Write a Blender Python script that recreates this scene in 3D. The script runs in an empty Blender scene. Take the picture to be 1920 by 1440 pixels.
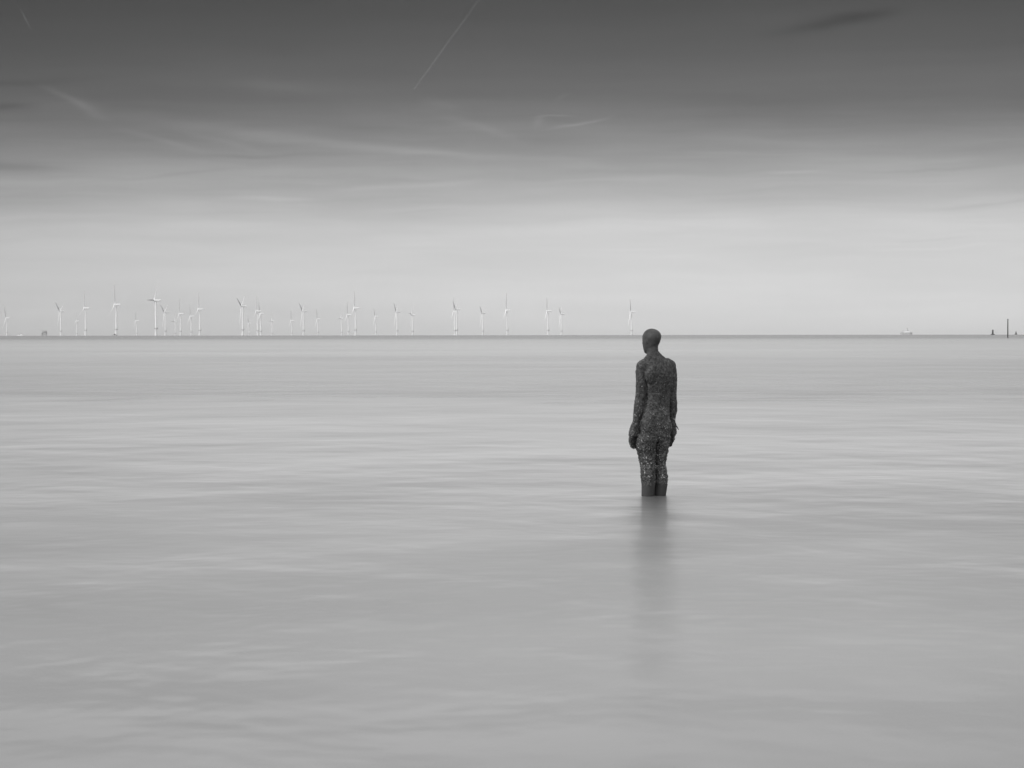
import bpy, bmesh, math, random
from mathutils import Vector, Matrix, noise

random.seed(7)
S = bpy.context.scene
COL = S.collection
R_EARTH = 7.43e6            # effective radius of the sea surface (with refraction)
F = 4533.0                  # focal length in photograph pixels (85 mm on 36 mm)
CX, LEVEL = 960.0, 625.5    # photograph column of the view axis, row of the level plane
EYE = 1.603

# ------------------------------------------------------------------ camera
cam = bpy.data.cameras.new('camera')
cam.lens = 85.0; cam.sensor_width = 36.0
cam.clip_start = 0.1; cam.clip_end = 600000.0
cam_o = bpy.data.objects.new('camera', cam); COL.objects.link(cam_o)
cam_o.matrix_world = (Matrix.Translation((0, 0, EYE))
                      @ Matrix.Rotation(math.pi / 2 - math.atan((720 - LEVEL) / F), 4, 'X')
                      @ Matrix.Rotation(math.radians(-0.069), 4, 'Z'))
S.camera = cam_o
S.view_settings.view_transform = 'Standard'
S.view_settings.look = 'None'
S.view_settings.exposure = 0.0
S.view_settings.gamma = 1.0

# ------------------------------------------------------------------ node helpers
class NT:
    def __init__(s, tree):
        s.t = tree; s.n = tree.nodes; s.l = tree.links
    def node(s, typ, **kw):
        n = s.n.new(typ)
        for k, v in kw.items(): setattr(n, k, v)
        return n
    def link(s, a, b): s.l.new(a, b)
    def setin(s, sock, v):
        if isinstance(v, (int, float)): sock.default_value = v
        elif isinstance(v, (tuple, list)): sock.default_value = v
        else: s.link(v, sock)
    def m(s, op, a, b=None, c=None, clamp=False):
        n = s.node('ShaderNodeMath', operation=op, use_clamp=clamp)
        s.setin(n.inputs[0], a)
        if b is not None: s.setin(n.inputs[1], b)
        if c is not None: s.setin(n.inputs[2], c)
        return n.outputs[0]
    def xyz(s, x, y, z=0.0):
        n = s.node('ShaderNodeCombineXYZ')
        s.setin(n.inputs[0], x); s.setin(n.inputs[1], y); s.setin(n.inputs[2], z)
        return n.outputs[0]
    def noise(s, vec, scale, detail=3.0, rough=0.5, dist=0.0):
        n = s.node('ShaderNodeTexNoise')
        s.setin(n.inputs['Vector'], vec); n.inputs['Scale'].default_value = scale
        n.inputs['Detail'].default_value = detail; n.inputs['Roughness'].default_value = rough
        n.inputs['Distortion'].default_value = dist
        return n.outputs[0]
    def ramp(s, fac, stops, interp='LINEAR'):
        n = s.node('ShaderNodeValToRGB'); cr = n.color_ramp; cr.interpolation = interp
        while len(cr.elements) > 1: cr.elements.remove(cr.elements[-1])
        for i, (p, v) in enumerate(stops):
            e = cr.elements[0] if i == 0 else cr.elements.new(p)
            e.position = p; e.color = (v, v, v, 1)
        s.setin(n.inputs[0], fac)
        return n.outputs[0]
    def maprange(s, v, a, b, c, d, smooth=False):
        n = s.node('ShaderNodeMapRange')
        if smooth: n.interpolation_type = 'SMOOTHSTEP'
        s.setin(n.inputs[0], v)
        for i, q in enumerate((a, b, c, d)): s.setin(n.inputs[i + 1], q)
        return n.outputs[0]

# ------------------------------------------------------------------ sky and sun
SUN_EL, SUN_AZ = 28.0, 236.0      # behind the camera, to the left
world = bpy.data.worlds.new('World'); S.world = world; world.use_nodes = True
W = NT(world.node_tree)
bg = world.node_tree.nodes['Background']
sky = W.node('ShaderNodeTexSky'); sky.sky_type = 'NISHITA'; sky.sun_disc = False
sky.sun_elevation = math.radians(SUN_EL); sky.sun_rotation = math.radians(SUN_AZ)
bw = W.node('ShaderNodeRGBToBW'); W.link(sky.outputs[0], bw.inputs[0])
tc = W.node('ShaderNodeTexCoord'); sp = W.node('ShaderNodeSeparateXYZ')
W.link(tc.outputs['Generated'], sp.inputs[0])
D2 = 180 / math.pi
U0 = W.m('MULTIPLY', W.m('ARCTAN2', sp.outputs[0], sp.outputs[1]), D2)
V0 = W.m('MULTIPLY', W.m('ARCSINE', sp.outputs[2]), D2)
# wind-drawn cirrus: warp of the bearing / elevation pair
nz1 = W.noise(W.xyz(W.m('MULTIPLY', U0, 0.35), W.m('MULTIPLY', V0, 1.1)), 1.0, 3)
nz2 = W.noise(W.xyz(W.m('MULTIPLY', U0, 0.16), W.m('MULTIPLY', V0, 0.8), 7.3), 1.0, 2)
V = W.m('ADD', V0, W.m('MULTIPLY', W.m('SUBTRACT', nz1, 0.5), 0.35))
U = W.m('ADD', U0, W.m('MULTIPLY', W.m('SUBTRACT', nz2, 0.5), 1.2))
VG = W.m('ADD', V0, W.m('MULTIPLY', W.m('SUBTRACT', nz2, 0.5), 0.7))
# thin veil of cloud: how much of the clear sky's brightness shows at each height
stops = [(0.0, 0.5215), (0.5, 0.4521), (0.9, 0.3979), (1.4, 0.3423), (2.0, 0.3002), (2.6, 0.2703), (3.1, 0.2143), (3.6, 0.1817), (4.1, 0.142), (4.75, 0.1049), (5.4, 0.0745), (6.0, 0.066), (6.6, 0.0558), (7.3, 0.0482), (8.0, 0.042), (9.5, 0.043), (10.0, 0.043)]
SC = 10.0; FILL_SKY = 13.0
veil = W.ramp(W.m('DIVIDE', VG, SC, clamp=True), [(v / SC, a) for v, a in stops], 'CARDINAL')
veil = W.m('MULTIPLY', veil, 4.2)
az = W.m('MULTIPLY', W.m('POWER', W.m('DIVIDE', W.m('SUBTRACT', U0, 0.5), 12.0), 2.0), -0.10)
az = W.m('MAXIMUM', az, -0.14)
fine = W.noise(W.xyz(W.m('MULTIPLY', U, 0.22), W.m('MULTIPLY', V, 3.2)), 1.0, 5, 0.55, 0.3)
fine = W.m('MULTIPLY', W.m('SUBTRACT', fine, 0.5), W.ramp(W.m('DIVIDE', V0, 12.0, clamp=True),
           [(0, .04), (.12, .10), (.26, .26), (.40, .30), (.50, .12), (.62, .06), (1, .06)]))
def px(x, y): return ((x - CX) * 0.01264, (LEVEL - y) * 0.01264)
# (photo x, y, half length deg, half width deg, tilt deg, bend, strength)
strokes = [
    (1548, 52, 1.25, .15, 8.5, 0.0, -.26), (1600, 42, .75, .10, 5, 0.0, -.08),
    (1078, 233, .62, .040, 14, .03, .22), (1022, 219, .42, .035, 6, -.15, .17), (996, 232, .13, .12, 50, 0, .13),
    (1042, 184, .20, .035, 22, 0, .08),
    (148, 197, .65, .085, -27, .05, .20), (185, 212, .5, .16, -22, 0, .10), (110, 205, .8, .25, -4, 0, .07),
    (330, 232, 2.2, .16, -8, -.02, .10), (600, 270, 2.6, .13, -6, .01, .13), (880, 292, 2.8, .10, -3, .005, .10),
    (320, 268, .9, .07, -16, 0, .09), (430, 268, .9, .07, -15, 0, .08),
    (520, 163, .9, .13, -4, 0, .09), (680, 188, 2.6, .30, -7, 0, .08), (885, 240, 1.1, .09, -15, 0, .11), (815, 200, .45, .12, -20, 0, .08),
    (20, 212, .75, .09, 2, 0, -.20), (60, 163, 1.5, .10, 3, 0, -.10), (30, 320, 1.15, .11, -4, 0, -.16), (150, 250, 1.6, .18, -6, 0, -.06),
    (490, 296, 1.9, .055, 1, 0, -.09), (330, 330, 1.7, .05, 6, 0, -.06), (640, 345, 3.2, .06, 3, 0, -.05),
    (525, 371, 1.0, .055, 0, 0, .10), (760, 348, 1.7, .05, 4, 0, .05), (800, 398, .7, .03, 4, 0, -.05),
    (1485, 328, .62, .045, 1, 0, .09), (1150, 338, 1.7, .06, 2, 0, .05), (1380, 290, 1.6, .03, -1, 0, .05), (1440, 268, 2.2, .08, -2, 0, .05),
    (1760, 306, 2.2, .10, 3, 0, .08), (1730, 322, 2.0, .04, 2, 0, -.05), (1830, 388, 1.4, .045, 4, 0, -.06),
    (1740, 454, .9, .03, 1, 0, -.04), (1760, 468, 1.6, .035, 2, 0, .04), (1280, 481, .5, .03, 3, 0, .03), (1180, 468, 1.2, .03, 2, 0, .03),
]
acc = W.m('ADD', fine, az)
for (x, y, L, H, tilt, bend, amp) in strokes:
    u0, v0 = px(x, y); c, s_ = math.cos(math.radians(tilt)), math.sin(math.radians(tilt))
    du = W.m('SUBTRACT', U, u0 + 0.0); dv = W.m('SUBTRACT', V, v0)
    a = W.m('ADD', W.m('MULTIPLY', du, c), W.m('MULTIPLY', dv, s_))
    b = W.m('SUBTRACT', W.m('MULTIPLY', dv, c), W.m('MULTIPLY', du, s_))
    if bend: b = W.m('SUBTRACT', b, W.m('MULTIPLY', W.m('MULTIPLY', a, a), bend))
    q = W.m('ADD', W.m('POWER', W.m('ABSOLUTE', W.m('DIVIDE', a, L)), 2.6), W.m('POWER', W.m('ABSOLUTE', W.m('DIVIDE', b, H)), 2.0))
    g = W.m('EXPONENT', W.m('MULTIPLY', q, -1.0))
    acc = W.m('MULTIPLY_ADD', g, amp, acc)
low = W.m('MULTIPLY', W.m('MULTIPLY', bw.outputs[0], veil), W.m('ADD', acc, 1.0))
# invented bright sky added above the view, unseen, to brighten the water
fill_n = W.noise(tc.outputs['Generated'], 2.2, 4, 0.55, 0.4)
fill_sky = W.maprange(fill_n, 0.3, 0.7, 0.80 * FILL_SKY, 1.15 * FILL_SKY)
fill_sky = W.m('MULTIPLY', fill_sky, W.m('MAXIMUM', W.m('ADD', 1.0, W.m('MULTIPLY', W.m('POWER', W.m('DIVIDE', W.m('SUBTRACT', U0, 1.0), 12.0), 2.0), -0.20)), 0.78))
fill_mix = W.maprange(V0, 8.2, 10.5, 0.0, 1.0, smooth=True)
total = W.m('ADD', W.m('MULTIPLY', low, W.m('SUBTRACT', 1.0, fill_mix)), W.m('MULTIPLY', fill_sky, fill_mix))
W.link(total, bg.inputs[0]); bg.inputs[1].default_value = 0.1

sun = bpy.data.lights.new('sun', 'SUN'); sun.energy = 1.5; sun.angle = math.radians(10.0); sun.color = (1, 1, 1)
sun_o = bpy.data.objects.new('sun', sun); COL.objects.link(sun_o)
ce = math.cos(math.radians(SUN_EL))
sdir = Vector((math.sin(math.radians(SUN_AZ)) * ce, math.cos(math.radians(SUN_AZ)) * ce, math.sin(math.radians(SUN_EL))))
sun_o.rotation_euler = sdir.to_track_quat('Z', 'Y').to_euler()

# ------------------------------------------------------------------ object helpers
def tag(o, label=None, cat=None, group=None, kind=None):
    if label: o['label'] = label
    if cat: o['category'] = cat
    if group: o['group'] = group
    if kind: o['kind'] = kind
    return o
def mesh_obj(name, bm, mat, parent=None, smooth=True, sharp=True):
    me = bpy.data.meshes.new(name)
    bmesh.ops.recalc_face_normals(bm, faces=bm.faces)
    bm.to_mesh(me); bm.free()
    me.materials.append(mat)
    if smooth:
        me.polygons.foreach_set('use_smooth', [True] * len(me.polygons))
        if sharp: me.set_sharp_from_angle(angle=math.radians(35))
    o = bpy.data.objects.new(name, me); COL.objects.link(o)
    if parent: o.parent = parent
    return o
def empty(name, loc):
    o = bpy.data.objects.new(name, None); COL.objects.link(o); o.location = loc; o.empty_display_size = 1
    return o
def place(x, d):
    """point of the sea surface seen at photo column x, d metres out"""
    X = (x - CX) / F * d
    return Vector((X, d, -(X * X + d * d) / (2 * R_EARTH)))
def mat(name, base, rough=0.5, spec=0.5, metal=0.0, var=0.0, vscale=1.0):
    m = bpy.data.materials.new(name); m.use_nodes = True
    n = NT(m.node_tree); p = m.node_tree.nodes['Principled BSDF']
    p.inputs['Roughness'].default_value = rough; p.inputs['Metallic'].default_value = metal
    p.inputs['Specular IOR Level'].default_value = spec
    t = n.node('ShaderNodeTexCoord')
    v = n.noise(t.outputs['Object'], vscale, 4)
    n.link(n.maprange(v, 0.25, 0.75, base * (1 - var), base * (1 + var)), p.inputs['Base Color'])
    return m
def ring(bm, c, ax, ay, a, b, n=16, k=2.0):
    vs = []
    for i in range(n):
        t = 2 * math.pi * i / n
        ct, st = math.cos(t), math.sin(t)
        ex = math.copysign(abs(ct) ** (2 / k), ct); ey = math.copysign(abs(st) ** (2 / k), st)
        vs.append(bm.verts.new(c + ax * (a * ex) + ay * (b * ey)))
    return vs
def loft(bm, rings):
    for r0, r1 in zip(rings, rings[1:]):
        n = len(r0)
        for i in range(n): bm.faces.new((r0[i], r0[(i + 1) % n], r1[(i + 1) % n], r1[i]))
    bm.faces.new(list(reversed(rings[0]))); bm.faces.new(rings[-1])
VX, VY, VZ = Vector((1, 0, 0)), Vector((0, 1, 0)), Vector((0, 0, 1))
def lathe(bm, prof, n=16, c=Vector((0, 0, 0))):
    loft(bm, [ring(bm, c + VZ * z, VX, VY, r, r, n) for r, z in prof])
def box(bm, x0, x1, y0, y1, z0, z1, taper=0.0):
    vs = [bm.verts.new((x + (taper if x == x0 else -taper) * (z == z1), y, z)) for z in (z0, z1) for x, y in ((x0, y0), (x1, y0), (x1, y1), (x0, y1))]
    for f in ((0, 3, 2, 1), (4, 5, 6, 7), (0, 1, 5, 4), (1, 2, 6, 5), (2, 3, 7, 6), (3, 0, 4, 7)): bm.faces.new([vs[i] for i in f])
def rod(bm, p, q, r0, r1=None, n=8):
    p, q = Vector(p), Vector(q); r1 = r0 if r1 is None else r1
    d = (q - p).normalized(); a = d.orthogonal().normalized(); b = d.cross(a)
    loft(bm, [ring(bm, p, a, b, r0, r0, n), ring(bm, q, a, b, r1, r1, n)])

# ------------------------------------------------------------------ sea
ROUGH = [(0.6, .36), (0.95, .33), (1.10, .31), (1.19, .28), (1.29, .275), (1.42, .265), (1.57, .245), (1.67, .22), (1.80, .185), (2.12, .18),
         (2.29, .18), (2.66, .17), (2.85, .14), (4.0, .12)]     # log10 of metres offshore, roughness
def sea_material():
    m = bpy.data.materials.new('silty_sea_water'); m.use_nodes = True
    n = NT(m.node_tree); m.node_tree.nodes.remove(m.node_tree.nodes['Principled BSDF']); out = m.node_tree.nodes['Material Output']
    dif = n.node('ShaderNodeBsdfDiffuse'); glo = n.node('ShaderNodeBsdfGlossy'); glo.distribution = 'MULTI_GGX'
    glo.inputs['Color'].default_value = (1, 1, 1, 1); fr = n.node('ShaderNodeFresnel'); fr.inputs['IOR'].default_value = 1.38
    glw = n.node('ShaderNodeBsdfGlossy'); glw.distribution = 'MULTI_GGX'; glw.inputs['Color'].default_value = (1, 1, 1, 1)
    lob = n.node('ShaderNodeMixShader'); lob.inputs[0].default_value = 0.42; n.link(glo.outputs[0], lob.inputs[1]); n.link(glw.outputs[0], lob.inputs[2])   # ripples + chop
    mxs = n.node('ShaderNodeMixShader'); n.link(dif.outputs[0], mxs.inputs[1]); n.link(lob.outputs[0], mxs.inputs[2])
    n.link(mxs.outputs[0], out.inputs[0])
    g = n.node('ShaderNodeNewGeometry'); s = n.node('ShaderNodeSeparateXYZ'); n.link(g.outputs['Position'], s.inputs[0])
    X, Y = s.outputs[0], s.outputs[1]
    v1 = n.xyz(n.m('MULTIPLY', X, 0.55), Y)
    big = n.noise(n.xyz(n.m('MULTIPLY', X, 0.02), n.m('MULTIPLY', Y, 0.035)), 1.0, 4, 0.55, 0.4)
    mid = n.noise(n.xyz(n.m('MULTIPLY', X, 0.85), n.m('MULTIPLY', Y, 0.60), 3.1), 1.0, 3, 0.5, 0.15)
    wide = n.noise(n.xyz(n.m('MULTIPLY', X, 0.22), n.m('MULTIPLY', Y, 0.15), 5.1), 1.0, 3, 0.5, 0.1)
    fin = n.noise(v1, 1.6, 3, 0.6, 0.3)
    patch = n.noise(n.xyz(n.m('MULTIPLY', X, 0.22), n.m('MULTIPLY', Y, 0.20), 9.1), 1.0, 3, 0.5, 0.3)
    # silt in the shallows, clearer water out past the bank
    far = n.maprange(Y, 620, 900, 0.0, 1.0, smooth=True)
    base = n.m('ADD', 0.08, n.m('MULTIPLY', n.m('SUBTRACT', big, 0.5), 0.08))
    base = n.m('ADD', base, n.m('MULTIPLY', n.m('SUBTRACT', mid, 0.5), 0.05))
    base = n.m('MULTIPLY', base, n.m('SUBTRACT', 1.0, n.m('MULTIPLY', far, 0.35)))
    n.link(base, dif.inputs['Color'])
    # chop differs over the banks and channels: sheltered far water is smoother, the shallows nearer the shore are rougher
    lg = n.m('LOGARITHM', n.m('MAXIMUM', n.m('ADD', Y, n.m('MULTIPLY', n.m('MULTIPLY', n.m('SUBTRACT', big, 0.5), Y), 0.25)), 1.0), 10.0)
    rr = n.ramp(n.m('DIVIDE', lg, 4.0, clamp=True), [(d / 4.0, r) for d, r in ROUGH], 'LINEAR')
    rough = n.m('MULTIPLY', rr, n.m('ADD', 1.0, n.m('ADD', n.m('MULTIPLY', n.m('SUBTRACT', big, 0.5), 0.35), n.m('MULTIPLY', n.m('SUBTRACT', patch, 0.5), n.maprange(Y, 25, 110, 0.6, 0.15, smooth=True)))))
    spread = n.maprange(Y, 30, 60, 0.0, 1.0, smooth=True)      # ripples and chop merge into one even roughness offshore
    n.link(n.m('MULTIPLY', rough, n.maprange(spread, 0, 1, 0.56, 1.05)), glo.inputs['Roughness']); n.link(n.m('MULTIPLY', rough, n.maprange(spread, 0, 1, 1.38, 1.45)), glw.inputs['Roughness'])
    n.link(n.m('MULTIPLY', fr.outputs[0], n.ramp(n.m('DIVIDE', n.m('LOGARITHM', n.m('MAXIMUM', Y, 1.0), 10.0), 4.0), [(d / 4.0, v) for d, v in ((1.2, 1.0), (1.5, .95), (1.65, .84), (1.8, .71), (2.1, .71), (2.4, .76), (2.78, .73), (2.95, .58), (4, .56))])), mxs.inputs[0])   # breaking chop offshore mirrors less of the sky
    near = n.m('ADD', n.maprange(Y, 20, 50, 0.036, 0.009, smooth=True), n.maprange(Y, 9, 20, 0.030, 0.0, smooth=True)); nearw = n.maprange(Y, 25, 90, 0.16, 0.05, smooth=True)
    h = n.m('ADD', n.m('ADD', n.m('MULTIPLY', mid, near), n.m('MULTIPLY', wide, nearw)), n.m('MULTIPLY', fin, 0.004))
    b = n.node('ShaderNodeBump'); b.inputs['Strength'].default_value = 0.6; b.inputs['Distance'].default_value = 1.0
    n.link(h, b.inputs['Height'])
    for sh in (dif, glo, glw, fr): n.link(b.outputs[0], sh.inputs['Normal'])
    return m
bm = bmesh.new()
radii = [0.6 * (20000 / 0.6) ** (i / 130) for i in range(131)]
prev = None; NS = 144
cen = bm.verts.new((0, 0, 0))
for r in radii:
    cur = [bm.verts.new((r * math.cos(2 * math.pi * i / NS), r * math.sin(2 * math.pi * i / NS), -r * r / (2 * R_EARTH))) for i in range(NS)]
    for i in range(NS):
        j = (i + 1) % NS
        if prev is None: bm.faces.new((cen, cur[i], cur[j]))
        else: bm.faces.new((prev[i], cur[i], cur[j], prev[j]))
    prev = cur
sea = mesh_obj('sea', bm, sea_material(), sharp=False)
tag(sea, kind='structure')

# ------------------------------------------------------------------ contrails
def contrail_material(strength):
    m = bpy.data.materials.new('contrail_ice'); m.use_nodes = True
    n = NT(m.node_tree); nt = m.node_tree; nt.nodes.remove(nt.nodes['Principled BSDF'])
    out = nt.nodes['Material Output']
    uv = n.node('ShaderNodeAttribute'); uv.attribute_name = 'along'
    t = n.node('ShaderNodeTexCoord')
    nz = n.noise(t.outputs['Object'], 0.0012, 4)
    lw = n.node('ShaderNodeLayerWeight'); lw.inputs[0].default_value = 0.5
    core = n.m('POWER', n.m('SUBTRACT', 1.0, lw.outputs['Facing']), 1.3)
    a = n.m('MULTIPLY', n.m('MULTIPLY', uv.outputs['Fac'], strength), n.maprange(nz, 0.3, 0.7, 0.6, 1.25))
    a = n.m('MULTIPLY', a, core)
    d = n.node('ShaderNodeBsdfDiffuse'); d.inputs[0].default_value = (.9, .9, .9, 1)
    tl = n.node('ShaderNodeBsdfTranslucent'); tl.inputs[0].default_value = (.9, .9, .9, 1)
    ad = n.node('ShaderNodeMixShader'); ad.inputs[0].default_value = 0.6; n.link(d.outputs[0], ad.inputs[1]); n.link(tl.outputs[0], ad.inputs[2])
    tr = n.node('ShaderNodeBsdfTransparent'); mx = n.node('ShaderNodeMixShader')
    n.link(a, mx.inputs[0]); n.link(tr.outputs[0], mx.inputs[1]); n.link(ad.outputs[0], mx.inputs[2]); n.link(mx.outputs[0], out.inputs[0])
    return m
def sky_point(x, y, alt):
    d = Vector(((x - CX) / F, 1, (LEVEL - y) / F)); return d * (alt / d.z)
def contrail(p0, p1, alt, w0, w1, fade, strength, label):
    a, b = sky_point(*p0, alt), sky_point(*p1, alt)
    bm = bmesh.new(); lay = bm.verts.layers.float.new('along'); rs = []
    d = (b - a).normalized(); s = d.cross(VZ).normalized(); u = s.cross(d); N = 48
    for i in range(N + 1):
        t = i / N; c = a.lerp(b, t) + s * (noise.noise((t * 9, alt, 0)) * w1 * 0.6)
        w = (w0 + (w1 - w0) * t) * (0.4 + 0.6 * min(1, t * 20))
        r = ring(bm, c - a, s, u, w, w * 0.8, 12); rs.append(r)
        for v in r: v[lay] = fade(t)
    loft(bm, rs)
    o = mesh_obj('contrail', bm, contrail_material(strength)); o.location = a
    return tag(o, label, 'contrail', 'aircraft contrails high in the sky')
contrail((779, 166), (1010, -150), 9500, 34, 60, lambda t: max(0.0, 1 - 1.15 * t) ** 1.1 + 0.0 * t, 0.60,
         'long thin slanting contrail running up to the top edge of the sky')
contrail((64, 60), (40, 14), 9500, 26, 34, lambda t: math.sin(math.pi * min(1, t)) ** 0.8, 0.34,
         'short faint contrail in the upper left corner of the sky')

# ------------------------------------------------------------------ wind turbines
M_WHITE = mat('white_turbine_paint', 0.90, 0.35, 0.4, var=0.03, vscale=0.2)
M_TP = mat('pale_transition_piece_paint', 0.87, 0.45, 0.4, var=0.05, vscale=0.4)
M_PLAT = mat('grey_galvanised_steel', 0.16, 0.6, 0.4, var=0.2, vscale=1)
PSI = math.radians(-7.0)
AX = Vector((-math.cos(PSI), -math.sin(PSI), 0)).normalized()       # rotor axis, points upwind (left, slightly away)
TILT_AX = AX.copy(); TILT_AX.z = math.tan(math.radians(5)); TILT_AX.normalize()
HUB_Z, ROT_R = 83.5, 53.5
def make_turbine():
    root = empty('wind_turbine', (0, 0, 0))
    bm = bmesh.new(); lathe(bm, [(2.45, 17.0), (2.4, 30), (2.1, 55), (1.75, 80.5)], 20)
    mesh_obj('tower', bm, M_WHITE, root)
    bm = bmesh.new(); lathe(bm, [(3.0, -14), (3.0, 15.6), (3.3, 15.8), (3.3, 16.2)], 20)
    rod(bm, (-3.6, -1.5, -6), (-3.6, -1.5, 15.8), 0.28); rod(bm, (-3.6, 1.5, -6), (-3.6, 1.5, 15.8), 0.28)
    for z in (1, 6, 11): rod(bm, (-3.6, -1.5, z), (-2.2, -1.0, z), 0.2); rod(bm, (-3.6, 1.5, z), (-2.2, 1.0, z), 0.2)
    mesh_obj('transition_piece', bm, M_TP, root)
    bm = bmesh.new(); lathe(bm, [(4.9, 16.2), (4.9, 16.7)], 20)
    for k in range(12):
        t = k * math.pi / 6; x, y = 4.75 * math.cos(t), 4.75 * math.sin(t); rod(bm, (x, y, 16.7), (x, y, 17.9), 0.09, n=5)
        t2 = t + math.pi / 6; rod(bm, (x, y, 17.85), (4.75 * math.cos(t2), 4.75 * math.sin(t2), 17.85), 0.09, n=5)
    rod(bm, (3.4, 2.6, 16.7), (3.4, 2.6, 20.2), 0.2); rod(bm, (3.4, 2.6, 20.2), (5.6, 3.9, 20.6), 0.16)
    mesh_obj('access_platform', bm, M_PLAT, root, smooth=False)
    side = Vector((-AX.y, AX.x, 0)); c = Vector((0, 0, HUB_Z))
    bm = bmesh.new()
    secs = [(3.2, 1.6, 1.6, 0), (2.6, 2.0, 1.95, 0), (0, 2.1, 2.1, 0), (-8, 2.05, 2.1, .1), (-11.2, 1.85, 1.8, .25), (-12, 1.4, 1.2, .4)]
    loft(bm, [ring(bm, c + AX * l + VZ * dz, side, VZ, a, b, 20, 4.0) for l, a, b, dz in secs])
    rod(bm, c - AX * 10.5 + VZ * 1.8, c - AX * 10.5 + VZ * 4.4, 0.12)
    rod(bm, c + VZ * -1.9, c + VZ * -3.3, 1.8, 1.75, 16)
    mesh_obj('nacelle', bm, M_WHITE, root)
    hubp = c + TILT_AX * 5.0
    bm = bmesh.new(); up = TILT_AX.cross(side).normalized()
    loft(bm, [ring(bm, TILT_AX * l, side, up, a, a, 16) for l, a in ((-1.8, 1.5), (-1.4, 1.85), (0.6, 1.9), (1.8, 1.5), (2.5, .8), (2.75, .15))])
    h = mesh_obj('hub', bm, M_WHITE, root); h.location = hubp
    # blade: built pointing up from the hub centre
    up0 = (VZ - TILT_AX * VZ.dot(TILT_AX)).normalized(); tan0 = TILT_AX.cross(up0)
    bm = bmesh.new(); rs = []
    for r, ch, th, tw in ((1.2, 2.3, 2.3, 45), (3.5, 2.4, 2.1, 45), (7, 3.6, 1.3, 42), (11, 4.3, .95, 39), (18, 3.8, .7, 36), (28, 3.0, .5, 34), (38, 2.3, .36, 32), (46, 1.8, .27, 31), (51, 1.4, .2, 30), (53.2, .8, .12, 30), (53.5, .3, .06, 30)):
        a = math.radians(tw); cd = tan0 * math.cos(a) - TILT_AX * math.sin(a); nd = up0.cross(cd)
        cc = up0 * r + TILT_AX * (0.0009 * r * r)
        off = cd * (ch * 0.18 if r > 5 else 0)
        rs.append(ring(bm, cc + off, cd, nd, ch / 2, th / 2, 14))
    loft(bm, rs)
    b0 = mesh_obj('blade', bm, M_WHITE, root); b0.location = hubp
    for _ in range(2):
        b = b0.copy(); COL.objects.link(b); b.parent = root
    return root
def set_phase(root, phi, k):
    for i, b in enumerate([c for c in root.children if c.name.startswith('blade')]):
        b.rotation_euler = Matrix.Rotation(-math.radians(phi + 120 * i), 3, TILT_AX).to_euler()
        b.scale = (k, k, k)
def copy_tree(o):
    c = o.copy(); COL.objects.link(c)
    for ch in list(o.children):
        d = ch.copy(); COL.objects.link(d); d.parent = c
    return c
def solve_d(ypx, z=HUB_Z):
    lo, hi = 1000.0, 40000.0
    for _ in range(60):
        d = (lo + hi) / 2
        if F * (z - d * d / (2 * R_EARTH) - EYE) / d > ypx: lo = d
        else: hi = d
    return lo
# photo column of the tower, row of the hub, blade phase, rotor scale, label
TURB = [
 (13.5, 596, 30, 1.15, 'white wind turbine farthest left, its lower blade swung down to the left'),
 (114.5, 584, 176, 1, 'white wind turbine just right of the dark offshore platform'),
 (144.5, 602, 5, 1, 'small faint wind turbine between two taller ones, second gap from the left'),
 (161, 578, 0, 1, 'tall wind turbine with one blade straight up, right beside a tiny one on its left'),
 (218.5, 571, 8, 1, 'tall wind turbine with the low dark boat at its foot'),
 (256.5, 601, 20, 1, 'small faint wind turbine left of the tallest turbine'),
 (293, 563.5, 90, .95, 'tallest and nearest wind turbine, one blade pointing left'),
 (310.5, 586, 181, 1, 'medium wind turbine just right of the tallest turbine'),
 (329, 603, 92, 1, 'lowest small wind turbine tucked between two medium ones, blade flat to the left'),
 (339, 588.5, 5, 1.1, 'wind turbine with a long upright blade, close right of a very low one'),
 (359, 593, 15, 1, 'small wind turbine between the upright bladed one and a tall bright one'),
 (375, 580, 0, 1, 'bright tall wind turbine at the right end of the crowded left cluster'),
 (455.5, 574.5, 186, 1, 'tall bright wind turbine beyond the wide gap after the left cluster'),
 (467.5, 606, 150, 1, 'tiny wind turbine right at the side of a tall bright one'),
 (483.5, 583.5, 0, 1, 'left one of the overlapping pair of wind turbines'),
 (489.5, 588, 30, 1, 'right one of the overlapping pair of wind turbines'),
 (510.5, 602, 92, 1, 'small wind turbine right of the overlapping pair, blade flat to the left'),
 (547.5, 601, 10, 1.1, 'small faint wind turbine directly left of a tall one at mid left'),
 (569.5, 584, 181, 1, 'tall wind turbine standing between two small faint ones'),
 (596.5, 598, 25, 1, 'small wind turbine alone before the group of three'),
 (641, 597, 95, 1, 'shortest and leftmost wind turbine of the tight group of three'),
 (653.5, 590, 10, 1, 'middle wind turbine of the tight group of three'),
 (667, 578, 0, 1, 'tallest and rightmost wind turbine of the tight group of three'),
 (705, 593.5, 40, .8, 'wind turbine with a dark blade up to the left, right of the group of three'),
 (745, 585, 176, 1, 'wind turbine with a long lower left blade, left one of a spaced pair'),
 (774, 590, 85, 1, 'wind turbine with one blade out flat to the left, right one of a spaced pair'),
 (853, 584, 8, .95, 'rear wind turbine half hidden behind another of almost equal height near mid picture'),
 (856.5, 580.5, 184, 1, 'front wind turbine of two that stand almost in line near mid picture'),
 (905.5, 587.5, 181, 1, 'wind turbine halfway between the pair in line and the one with a very tall blade'),
 (951.5, 582, 5, 1.1, 'wind turbine near the middle of the view with a long upright blade'),
 (1028, 583, 18, .9, 'taller left one of the last pair of wind turbines'),
 (1053, 589, 181, 1, 'shorter right one of the last pair of wind turbines'),
 (1184.5, 584.5, 35, 1, 'lone wind turbine farthest right, just left of the iron statue'),
]
proto = make_turbine()
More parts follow.
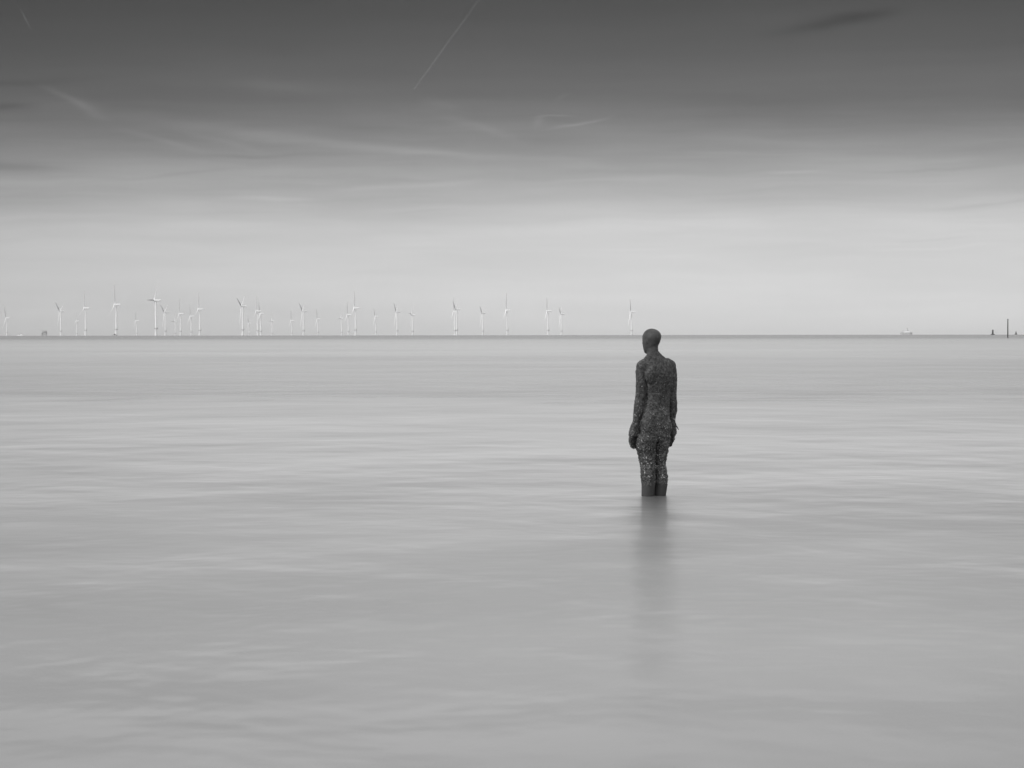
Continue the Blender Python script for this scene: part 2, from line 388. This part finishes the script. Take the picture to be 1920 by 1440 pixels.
for i, (x, y, phi, k, lab) in enumerate(TURB):
    t = proto if i == 0 else copy_tree(proto)
    t.location = place(x, solve_d(LEVEL - (x - CX) * -0.0012 * -1 - y))
    set_phase(t, phi, k)
    tag(t, lab, 'wind turbine', 'wind turbines standing along the sea horizon')

# ------------------------------------------------------------------ vessels, platform and sea marks
M_HULL = mat('grey_hull_paint', 0.56, 0.5, 0.4, var=0.2, vscale=0.2)
M_DARK = mat('dark_steel', 0.12, 0.55, 0.4, var=0.25, vscale=0.5)
M_WOOD = mat('wet_black_timber', 0.012, 0.7, 0.3, var=0.4, vscale=3)
M_BUOY = mat('weathered_buoy_paint', 0.11, 0.5, 0.4, var=0.3, vscale=1.5)
M_TOP = mat('faded_grey_topside_paint', 0.34, 0.6, 0.4, var=0.2, vscale=0.5)
M_GLASS = mat('dark_window_glass', 0.04, 0.1, 0.6)
def hull_mesh(L, B, z0, z1, bow=1.35):
    bm = bmesh.new(); rs = []
    for t in [i / 14 for i in range(15)]:
        x = (t - 0.5) * L; w = B / 2 * (1 - max(0, (t - 0.72) / 0.28) ** 2.0) * (0.82 + 0.18 * min(1, t * 8)); w = max(w, 0.15)
        top = z1 * (1 + (bow - 1) * max(0, (t - 0.6) / 0.4) ** 1.6)
        xo = x + (0 if t < .9 else (t - .9) * L * 0.25)
        r = [bm.verts.new(p) for p in ((x, -w * .7, z0), (x, -w * .95, 0.3), (xo, -w, top), (xo, w, top), (x, w * .95, 0.3), (x, w * .7, z0))]
        rs.append(r)
    loft(bm, rs); return bm
def ship():
    p = place(1699.3, 8800); root = empty('ship', p)
    tag(root, 'pale grey ship with stacked white superstructure on the right horizon', 'ship')
    mesh_obj('hull', hull_mesh(43, 11, -2, 9.3, 1.08), M_HULL, root, False)
    bm = bmesh.new(); box(bm, -8.0, 14.5, -5, 5, 9.3, 12.0, .6); box(bm, -5, 11.5, -4.6, 4.6, 12.0, 14.6, .8); box(bm, -2.2, 8.8, -4.2, 4.2, 14.6, 17.4, 1.0)
    box(bm, 0.2, 6.6, -3.6, 3.6, 17.4, 20.2, .8); mesh_obj('superstructure', bm, M_WHITE, root, False)
    bm = bmesh.new()
    for z, a, b in ((15.7, -1.4, 8.0), (18.6, 1.2, 5.7)): box(bm, a, b, -4.35 if z < 17 else -3.75, -4.1 if z < 17 else -3.5, z, z + .9)
    mesh_obj('bridge_window', bm, M_GLASS, root, False)
    bm = bmesh.new(); rod(bm, (3.2, 0, 20.2), (3.2, 0, 25.5), .45, .25); rod(bm, (1.4, 0, 23.4), (5.0, 0, 23.4), .25); mesh_obj('mast', bm, M_DARK, root)
    bm = bmesh.new(); loft(bm, [ring(bm, Vector((-3.6, 0, 14.6)), VX, VY, 1.5, 1.2), ring(bm, Vector((-4.2, 0, 18.2)), VX, VY, 1.2, 1.0)]); mesh_obj('funnel', bm, M_HULL, root)
    bm = bmesh.new(); rod(bm, (-15, 0, 9), (-15, 0, 14.6), .35); rod(bm, (-15, 0, 13.8), (-9.5, 0, 16.5), .25); mesh_obj('derrick', bm, M_PLAT, root)
ship()
def small_boat(x, d, L, dark, label, cabin=(0.0, .35)):
    p = place(x, d); root = empty('work_boat', p); tag(root, label, 'boat', 'small work boats on the left horizon')
    mh = M_HULL if dark else M_WHITE
    mesh_obj('hull', hull_mesh(L, L * .3, -1, L * .16, 1.4), mh, root, False)
    bm = bmesh.new(); c0 = cabin[0] * L; w = cabin[1] * L / 2
    box(bm, c0 - w, c0 + w, -L * .11, L * .11, L * .16, L * .30, L * .02); box(bm, c0 - w * .6, c0 + w * .5, -L * .09, L * .09, L * .30, L * .40, L * .02)
    mesh_obj('cabin', bm, M_DARK if dark else M_WHITE, root, False)
    bm = bmesh.new(); rod(bm, (c0, 0, L * .40), (c0, 0, L * .58), L * .012); mesh_obj('mast', bm, M_PLAT, root)
small_boat(34.5, 9000, 14, False, 'small pale boat, the left of two beside the leftmost turbine')
small_boat(40.8, 8600, 17, False, 'slightly larger pale boat, the right of two beside the leftmost turbine', (-.1, .45))
small_boat(215.2, 5200, 9.5, True, 'low dark boat at the foot of a tall turbine', (.05, .5))
def platform():
    p = place(82, 10500); root = empty('offshore_platform', p)
    tag(root, 'dark grey offshore platform on legs standing on the far left horizon', 'offshore platform')
    bm = bmesh.new(); box(bm, -8, 15, -9, 9, 12, 15.2); box(bm, -4, 15, -8, 8, 15.2, 20, .5); box(bm, 2, 13, -7, 7, 20, 24, .8)
    mesh_obj('topside', bm, M_TOP, root, False)
    for x in (-6, 13):
        for y in (-7, 7):
            bm = bmesh.new(); rod(bm, (x * 1.1, y * 1.1, -10), (x, y, 12), .9, .8); mesh_obj('leg', bm, M_TOP, root)
    for y in (-7.2, 7.2):
        bm = bmesh.new(); rod(bm, (-6, y, 2), (13, y, 11), .4); rod(bm, (13, y, 2), (-6, y, 11), .4); rod(bm, (-6.2, y, 1.5), (13.2, y, 1.5), .4); mesh_obj('brace', bm, M_TOP, root)
    bm = bmesh.new(); rod(bm, (-2, 0, 15), (-2, 0, 23), .8); rod(bm, (-2, 0, 22), (-13, 0, 29), .5, .3); rod(bm, (-13, 0, 29), (-13, 0, 17), .12); rod(bm, (-2, 0, 23), (-1, 0, 27), .4); rod(bm, (-1, 0, 27), (-13, 0, 29), .12)
    mesh_obj('crane', bm, M_TOP, root)
platform()
def pillar_buoy():
    root = empty('pillar_buoy', place(1861.3, 2600)); tag(root, 'dark pillar buoy on a broad float, left of the tall post', 'buoy')
    bm = bmesh.new(); lathe(bm, [(1.6, -.8), (2.2, -.3), (2.35, .35), (2.3, .75), (1.5, .95)], 20); mesh_obj('float', bm, M_BUOY, root)
    bm = bmesh.new()
    for k in range(4):
        t = math.pi / 4 + k * math.pi / 2; rod(bm, (1.05 * math.cos(t), 1.05 * math.sin(t), .9), (.8 * math.cos(t), .8 * math.sin(t), 4.1), .13)
    for z in (1.7, 2.6, 3.5):
        r = 1.0 - .08 * (z - .9)
        for k in range(4):
            t = math.pi / 4 + k * math.pi / 2; t2 = t + math.pi / 2; rod(bm, (r * math.cos(t), r * math.sin(t), z), (r * math.cos(t2), r * math.sin(t2), z), .08)
    lathe(bm, [(.55, .9), (.5, 4.1)], 12)
    mesh_obj('tower', bm, M_BUOY, root)
    bm = bmesh.new(); lathe(bm, [(.95, 4.1), (.95, 5.4), (.7, 5.5)], 16); mesh_obj('topmark', bm, M_BUOY, root)
    bm = bmesh.new(); lathe(bm, [(.22, 5.5), (.22, 5.9), (.05, 6.0)], 10); mesh_obj('lantern', bm, M_GLASS, root)
pillar_buoy()
def cone_buoy():
    root = empty('conical_buoy', place(1904.8, 3600)); tag(root, 'small cone shaped buoy right of the tall post', 'buoy')
    bm = bmesh.new(); lathe(bm, [(1.6, -.8), (2.1, -.2), (2.2, .3), (1.9, .6)], 20); mesh_obj('float', bm, M_BUOY, root)
    bm = bmesh.new(); lathe(bm, [(1.9, .6), (1.1, 2.6), (.55, 4.4), (.5, 4.5)], 16); mesh_obj('body', bm, M_BUOY, root)
    bm = bmesh.new(); lathe(bm, [(.5, 4.6), (.1, 5.6)], 12); rod(bm, (0, 0, 4.4), (0, 0, 4.7), .12); mesh_obj('topmark', bm, M_BUOY, root)
cone_buoy()
def post():
    root = empty('marker_post', place(1889.5, 866)); tag(root, 'tall thin black marker post rising from the water at the right edge', 'marker post')
    bm = bmesh.new(); rs = []
    for i in range(13):
        t = i / 12; z = -1 + 6.6 * t; r = .19 - .04 * t + noise.noise((0, 3, z * 2)) * .02
        rs.append(ring(bm, Vector((noise.noise((1, 0, z)) * .03, 0, z)), VX, VY, r, r, 10))
    loft(bm, rs); mesh_obj('pole', bm, M_WOOD, root)
    root.scale = (1.09, 1.09, 1.09)
    bm = bmesh.new(); rod(bm, (0, 0, 5.6), (0, 0, 6.1), .06); rod(bm, (-.28, 0, 5.75), (0, 0, 6.15), .045); rod(bm, (.28, 0, 5.75), (0, 0, 6.15), .045); rod(bm, (-.28, 0, 5.75), (.28, 0, 5.75), .045)
    mesh_obj('topmark', bm, M_WOOD, root)
post()

# ------------------------------------------------------------------ cast iron statue
def statue_material():
    m = bpy.data.materials.new('barnacled_cast_iron'); m.use_nodes = True
    n = NT(m.node_tree); p = m.node_tree.nodes['Principled BSDF']
    t = n.node('ShaderNodeTexCoord'); s = n.node('ShaderNodeSeparateXYZ'); n.link(t.outputs['Object'], s.inputs[0])
    Z = s.outputs[2]; P = t.outputs['Object']
    growth = n.maprange(Z, 1.25, 0.15, 0.0, 1.0)          # marine growth thickens towards the tide line
    wet = n.maprange(n.m('ADD', Z, n.m('MULTIPLY', n.noise(P, 11, 3), 0.11)), 0.10, 0.0, 0.0, 1.0, smooth=True)   # washed band at the waterline
    n1 = n.noise(P, 8, 5, 0.6); n2 = n.noise(P, 60, 3, 0.6); n3 = n.noise(P, 22, 4, 0.65); n4 = n.noise(P, 48, 4, 0.7)
    crust = n.maprange(Z, 1.42, 1.15, 0.0, 1.0, smooth=True)
    iron = n.maprange(n1, 0.3, 0.72, 0.032, 0.078)
    pit = n.maprange(n4, 0.40, 0.62, 0.30, 1.55)
    pit = n.m('ADD', 1.0, n.m('MULTIPLY', n.m('SUBTRACT', pit, 1.0), n.m('MAXIMUM', crust, 0.15)))
    iron = n.m('MULTIPLY', n.m('MULTIPLY', iron, n.maprange(n3, 0.3, 0.7, 0.65, 1.3)), pit)
    # barnacle shells: small pale cells in colonies, larger ones near the tide line
    def shells(scale, add, z0, z1, lo_, hi_, seed):
        vo = n.node('ShaderNodeTexVoronoi'); vo.inputs['Scale'].default_value = scale
        off = n.node('ShaderNodeVectorMath', operation='ADD'); n.link(P, off.inputs[0]); off.inputs[1].default_value = (seed, seed, seed); n.link(off.outputs[0], vo.inputs['Vector'])
        cv = n.node('ShaderNodeSeparateColor'); n.link(vo.outputs['Color'], cv.inputs[0])
        dens = n.m('ADD', n.m('MULTIPLY', growth, add), n.m('MULTIPLY', n.m('SUBTRACT', n3, 0.5), 1.9))
        dens = n.m('MULTIPLY', dens, n.maprange(Z, z0, z1, 0.0, 1.0))
        on = n.m('LESS_THAN', cv.outputs[0], dens)
        dot = n.maprange(vo.outputs['Distance'], 0.25, 0.6, 1.0, 0.0)
        return n.m('MULTIPLY', on, dot, clamp=True), n.maprange(n.m('POWER', cv.outputs[1], 2.0), 0.0, 1.0, lo_, hi_)
    sh1, c1 = shells(85, 0.42, 1.36, 0.90, 0.08, 0.32, 0.0)
    sh2, c2 = shells(62, 0.24, 0.95, 0.35, 0.10, 0.50, 4.7)
    shell = n.m('MAXIMUM', sh1, sh2)
    col = iron
    for sh_, c_ in ((sh1, c1), (sh2, c2), (wet, 0.045)):
        mx = n.node('ShaderNodeMix'); mx.data_type = 'FLOAT'
        n.link(sh_, mx.inputs[0]); n.link(col, mx.inputs[2]); n.setin(mx.inputs[3], c_); col = mx.outputs[0]
    n.link(col, p.inputs['Base Color'])
    p.inputs['Roughness'].default_value = 0.62; p.inputs['Specular IOR Level'].default_value = 0.35
    b = n.node('ShaderNodeBump'); b.inputs['Distance'].default_value = 0.006; b.inputs['Strength'].default_value = 0.9
    h = n.m('ADD', n.m('ADD', n.m('MULTIPLY', n2, n.maprange(Z, 1.45, 1.1, 0.25, 1.2)), n.m('MULTIPLY', n4, crust)), n.m('MULTIPLY', shell, 0.7))
    h = n.m('MULTIPLY', h, n.m('SUBTRACT', 1.0, wet))
    n.link(h, b.inputs['Height']); n.link(b.outputs[0], p.inputs['Normal'])
    return m

TH = math.radians(25)
RV, FV = Vector((math.cos(TH), math.sin(TH), 0)), Vector((-math.sin(TH), math.cos(TH), 0))
K = 1 / 190.0                                   # metres per photo pixel at the statue
def P(px_, py_, f=0.0, x0=1227.0):
    """photo column / row on the statue, f metres forward along its own facing"""
    X = (px_ - x0) * K; Z = (905 - py_) * K
    # solve r so that the screen position stays at X
    r = (X + f * math.sin(TH)) / math.cos(TH)
    return RV * r + FV * f + VZ * Z
def sect(bm, rows, k=2.0, n=24, rv=RV, fv=FV):
    loft(bm, [ring(bm, c, rv, fv, a, b, n, k) for c, a, b in rows])
def limb(bm, pts, n=16):
    rs = []
    for i, (c, a, b) in enumerate(pts):
        d = (pts[min(i + 1, len(pts) - 1)][0] - pts[max(i - 1, 0)][0]).normalized()
        u = (RV - d * RV.dot(d)).normalized(); v = d.cross(u)
        rs.append(ring(bm, c, u, v, a, b, n))
    loft(bm, rs)
def ball(bm, c, rx, ry, rz, rv=RV, fv=FV):
    rs = []
    for i in range(1, 12):
        t = math.pi * i / 12; rs.append(ring(bm, c + VZ * (-rz * math.cos(t)), rv, fv, rx * math.sin(t), ry * math.sin(t), 20))
    loft(bm, rs)
def finger(bm, base, dirs, rad):
    p = base; pts = [(p, rad, rad)]
    for (d, l) in dirs:
        p = p + d.normalized() * l; rad *= 0.93; pts.append((p, rad, rad))
    rs = []
    for i, (c, a, b) in enumerate(pts):
        d = (pts[min(i + 1, len(pts) - 1)][0] - pts[max(i - 1, 0)][0]).normalized()
        u = d.orthogonal().normalized(); v = d.cross(u); rs.append(ring(bm, c, u, v, a, b, 10))
    loft(bm, rs); ball(bm, pts[-1][0], rad, rad, rad * 1.1)
def make_statue():
    bm = bmesh.new()
    # torso: hips to shoulders
    T = [(1229.5, 828, .00, .100, .085), (1228.5, 815, -.005, .146, .108), (1226.6, 803, -.004, .160, .108), (1227.0, 792, -.002, .158, .104),
         (1228.5, 778, .0, .150, .104), (1230.2, 762, .006, .137, .096), (1231, 748, .008, .136, .095), (1231.5, 732, .006, .140, .102),
         (1232, 716, .0, .153, .112), (1232, 700, -.006, .165, .114), (1231.5, 689, -.006, .168, .104), (1231, 680, -.004, .150, .086), (1229, 674, -.002, .105, .066), (1227, 669, .0, .070, .056)]
    sect(bm, [(P(x, y, f), a, b) for x, y, f, a, b in T], 2.3, 28)
    # neck, leaning forward
    limb(bm, [(P(1227, 684, -.005), .074, .068), (P(1225.5, 672, .004), .063, .058), (P(1224, 662, .012), .058, .057), (P(1223.5, 652, .016), .057, .059), (P(1223, 642, .018), .054, .058)])
    # trapezius slopes and shoulder caps
    for sx, tip in ((-1, (1205, 686)), (1, (1257, 686))):
        limb(bm, [(P(1226 + sx * 2, 659, .004), .028, .034), (P(1226.5 + sx * 10, 671, -.004), .038, .044), (P(1229 + sx * 18, 681, -.006), .048, .050), (P(*tip, -.002), .050, .052)])
    # shoulder blades, spine furrow stays between them
    ball(bm, P(1219, 704, -.082), .062, .034, .085); ball(bm, P(1246, 704, -.082), .060, .034, .085)
    # buttocks
    ball(bm, P(1214.0, 802, -.040), .074, .076, .125); ball(bm, P(1245.5, 801, -.040), .071, .076, .122)
    # head, turned further to the left
    th = math.radians(44); hr, hf = Vector((math.cos(th), math.sin(th), 0)), Vector((-math.sin(th), math.cos(th), 0))
    hc = P(1222.0, 636, .02)
    H = [(-.146, .058, .010, .014), (-.140, .056, .024, .028), (-.128, .047, .036, .042), (-.108, .034, .050, .058), (-.078, .020, .064, .075), (-.045, .010, .0715, .090), (-.012, .002, .0765, .098), (.020, -.003, .079, .100), (.048, -.004, .0765, .095), (.070, -.004, .065, .081), (.088, -.003, .048, .060), (.099, -.002, .028, .035), (.1035, -.002, .010, .012)]
    loft(bm, [ring(bm, hc + VZ * z + hf * f, hr, hf, a, b, 28, 2.15) for z, f, a, b in H])
    def hp(r, f, z): return hc + hr * r + hf * f + VZ * z
    limb(bm, [(hp(0, .088, .015), .010, .009), (hp(0, .104, -.020), .013, .012), (hp(0, .112, -.040), .016, .014), (hp(0, .096, -.052), .012, .010)], 10)   # nose
    ball(bm, hp(0, .082, -.078), .026, .014, .010, hr, hf)                                             # lips
    ball(bm, hp(0, .080, .026), .052, .014, .010, hr, hf)                                              # brow
    for s in (-1, 1): ball(bm, hp(s * .075, -.004, -.022), .007, .017, .028, hr, hf)                   # ears
    # arms
    A = [  # shoulder .. wrist: (px, py, forward, lateral radius, depth radius)
        [(1204.5, 686, 0, .058, .060), (1202.5, 697, 0, .060, .062), (1202, 712, -.002, .055, .058), (1201.2, 728, -.002, .051, .054), (1200.2, 742, 0, .050, .052), (1198.4, 756, .006, .054, .050), (1196.4, 770, .014, .051, .046), (1194, 784, .024, .042, .036), (1192.2, 796, .032, .037, .030)],
        [(1257.3, 687, 0, .058, .060), (1259.6, 698, 0, .056, .060), (1260.6, 712, -.002, .053, .056), (1260.8, 728, -.002, .049, .052), (1261, 742, 0, .047, .050), (1261.8, 756, .006, .049, .048), (1262.2, 770, .014, .046, .044), (1261.8, 784, .024, .037, .034), (1261, 796, .032, .033, .030)]]
    for sx, cx_ in ((-1, 1204), (1, 1257.5)): ball(bm, P(cx_, 688, 0), .062, .062, .070)
    ball(bm, P(1208, 684, -.002), .055, .055, .062); ball(bm, P(1252, 683, -.002), .055, .055, .062)
    for arm in A: limb(bm, [(P(x, y, f), a, b) for x, y, f, a, b in arm])
    # hands hang beside the thighs: palm turned in, fingers pointing down
    for s, (wx, wy, px2) in ((-1, (1191.5, 796, 1187.2)), (1, (1261.5, 796, 1261))):
        w = P(wx, wy, .032); kn = P(px2, 818, .036)
        big = 1.32 if s < 0 else 1.2
        hd = (kn - w).normalized()
        fo = (FV * 0.5 + RV * (0.85 if s < 0 else .05)).normalized()                           # across the palm
        fo = (fo - hd * fo.dot(hd)).normalized(); nn = hd.cross(fo)
        rs = [ring(bm, w.lerp(kn, t), fo, nn, a * big, b * big, 16, 2.6) for t, a, b in ((-.15, .030, .027), (.15, .036, .030), (.55, .045, .032), (.9, .047, .030), (1.05, .043, .025))]
        loft(bm, rs)
        for j, (o, ln) in enumerate(((-.034, .70), (-.012, .90), (.012, 1.0), (.033, .92))):
            q = kn + fo * (o * big); inn = RV * (-s)
            finger(bm, q, [(hd + fo * (o * 1.2), .036 * ln * big), (hd - fo * (o * 2) + inn * .12, .028 * ln * big), (hd - fo * (o * 6) + inn * .35, .020 * ln * big)], .0125 * big)
        q = w.lerp(kn, .35) + fo * (.034 * big)
        finger(bm, q, [(hd + fo * 1.0, .035 * big), (hd + fo * .4 + RV * (-s * .2), .030 * big), (hd, .022 * big)], .013 * big)
    # legs down to the feet on the sea bed
    Lg = [  # near (left) leg
        [(1214, 815, -.018, .090, .110), (1211, 828, -.012, .101, .110), (1210.6, 840, 0, .100, .098), (1212.5, 852, .002, .083, .089), (1213.4, 864, .002, .076, .082), (1214, 874, 0, .071, .077), (1214.6, 884, -.008, .070, .080), (1215, 896, -.014, .069, .082), (1215.3, 908, -.014, .066, .078), (1214.2, 932, -.004, .063, .066), (1215.5, 958, .004, .040, .045), (1215.5, 972, .006, .046, .060)],
        [(1242, 815, -.018, .074, .108), (1240, 828, -.010, .071, .104), (1239.5, 840, 0, .070, .094), (1238.5, 852, .002, .066, .088), (1237.0, 864, .002, .060, .080), (1236.6, 874, 0, .058, .074), (1238.2, 884, -.008, .063, .077), (1239.6, 896, -.014, .067, .080), (1239, 908, -.014, .067, .076), (1237.4, 932, -.004, .060, .064), (1240, 958, .004, .040, .045), (1240, 972, .006, .046, .060)]]
    for leg in Lg:
        limb(bm, [(P(x, y, f), a, b) for x, y, f, a, b in leg], 20)
        x = leg[-1][0]; heel = P(x, 974, -.06); toe = heel + FV * .25
        limb(bm, [(heel, .032, .030), (heel + FV * .06 + VZ * .012, .038, .042), (heel + FV * .14, .044, .032), (heel + FV * .20 - VZ * .008, .046, .022), (toe - VZ * .012, .034, .015)])
    me = bpy.data.meshes.new('tmp'); bmesh.ops.recalc_face_normals(bm, faces=bm.faces); bm.to_mesh(me); bm.free()
    o = bpy.data.objects.new('statue', me); COL.objects.link(o)
    md = o.modifiers.new('r', 'REMESH'); md.mode = 'VOXEL'; md.voxel_size = 0.0045; md.use_smooth_shade = True
    sm = o.modifiers.new('s', 'SMOOTH'); sm.factor = 0.6; sm.iterations = 14
    dg = bpy.context.evaluated_depsgraph_get()
    nm = bpy.data.meshes.new_from_object(o.evaluated_get(dg)); o.modifiers.clear(); o.data = nm; bpy.data.meshes.remove(me)
    nm.name = 'statue'
    # worn iron above, crusted with barnacles below
    new = []
    for v in nm.vertices:
        c, z = v.co, v.co.z
        g = min(1, max(0, (1.34 - z) / 0.35)); lo = min(1, max(0, (0.62 - z) / 0.35))
        d = noise.noise(c * 11) * 0.0035 * g + noise.noise(c * 38) * (0.0008 + 0.0022 * g + 0.0030 * lo) + noise.noise(c * 85 + Vector((3, 1, 2))) * (0.0016 * g + 0.0028 * lo)
        if lo > 0 or g > .7:
            cell = noise.cell(c * 62); d += (0.003 * lo + 0.0012 * g) * max(0, cell)
        hand = c.z < .62 and c.z > .33 and (c.x < -.20 or c.x > .155)
        if hand: d += .002 + noise.noise(c * 50) * .004
        d *= min(1, max(0, (z + .04) / .09))
        new.append(c + v.normal * d)
    for v, c in zip(nm.vertices, new): v.co = c
    nm.materials.clear(); nm.materials.append(statue_material())
    nm.polygons.foreach_set('use_smooth', [True] * len(nm.polygons))
    d = F / 190.0
    o.location = ((1227 - CX) / F * d, d, 25 / 190.0)
    return tag(o, 'life size dark cast iron human statue, back turned, standing shin deep in the sea', 'statue')
statue = make_statue()

def seaweed():
    bm = bmesh.new(); base = statue.location
    for k, (dx, dz, l) in enumerate(((.038, -.030, 1),)):
        a = P(1264.5, 799 + k * 2, .0) - FV * .02; pts = []
        for i in range(7):
            t = i / 6; pts.append((a + Vector((dx * t * 1.0, -.01, dz * t * t - .004 * t + .006 * math.sin(5 * t + k))) , .0085 * (1 - .5 * t), .005 * (1 - .5 * t)))
        limb(bm, pts, 8)
    # a turn of weed round the wrist
    c = P(1261.5, 800, .032); rs = []
    for r_, z in ((.034, -.034), (.044, -.022), (.047, -.005), (.044, .012), (.034, .022)):
        rs.append(ring(bm, c + VZ * z, RV, FV, r_, r_ * 1.0, 16))
    loft(bm, rs)
    o = mesh_obj('seaweed', bm, mat('black_seaweed', 0.012, .4, .5, var=.4, vscale=40)); o.location = base
    tag(o, 'dark scrap of seaweed caught round the right wrist of the statue', 'seaweed')
seaweed()

# ------------------------------------------------------------------ sea haze
HAZE = 1.3e-5
if HAZE:
    bm = bmesh.new(); box(bm, -21500, 21500, -21500, 21500, -60, 175)
    hm = bpy.data.materials.new('sea_haze'); hm.use_nodes = True
    hn = NT(hm.node_tree); hm.node_tree.nodes.remove(hm.node_tree.nodes['Principled BSDF'])
    pv = hn.node('ShaderNodeVolumePrincipled'); pv.inputs['Color'].default_value = (.95, .95, .95, 1); pv.inputs['Density'].default_value = HAZE
    pv.inputs['Anisotropy'].default_value = 0.0
    hn.link(pv.outputs[0], hm.node_tree.nodes['Material Output'].inputs['Volume'])
    tag(mesh_obj('haze', bm, hm, smooth=False), kind='stuff')
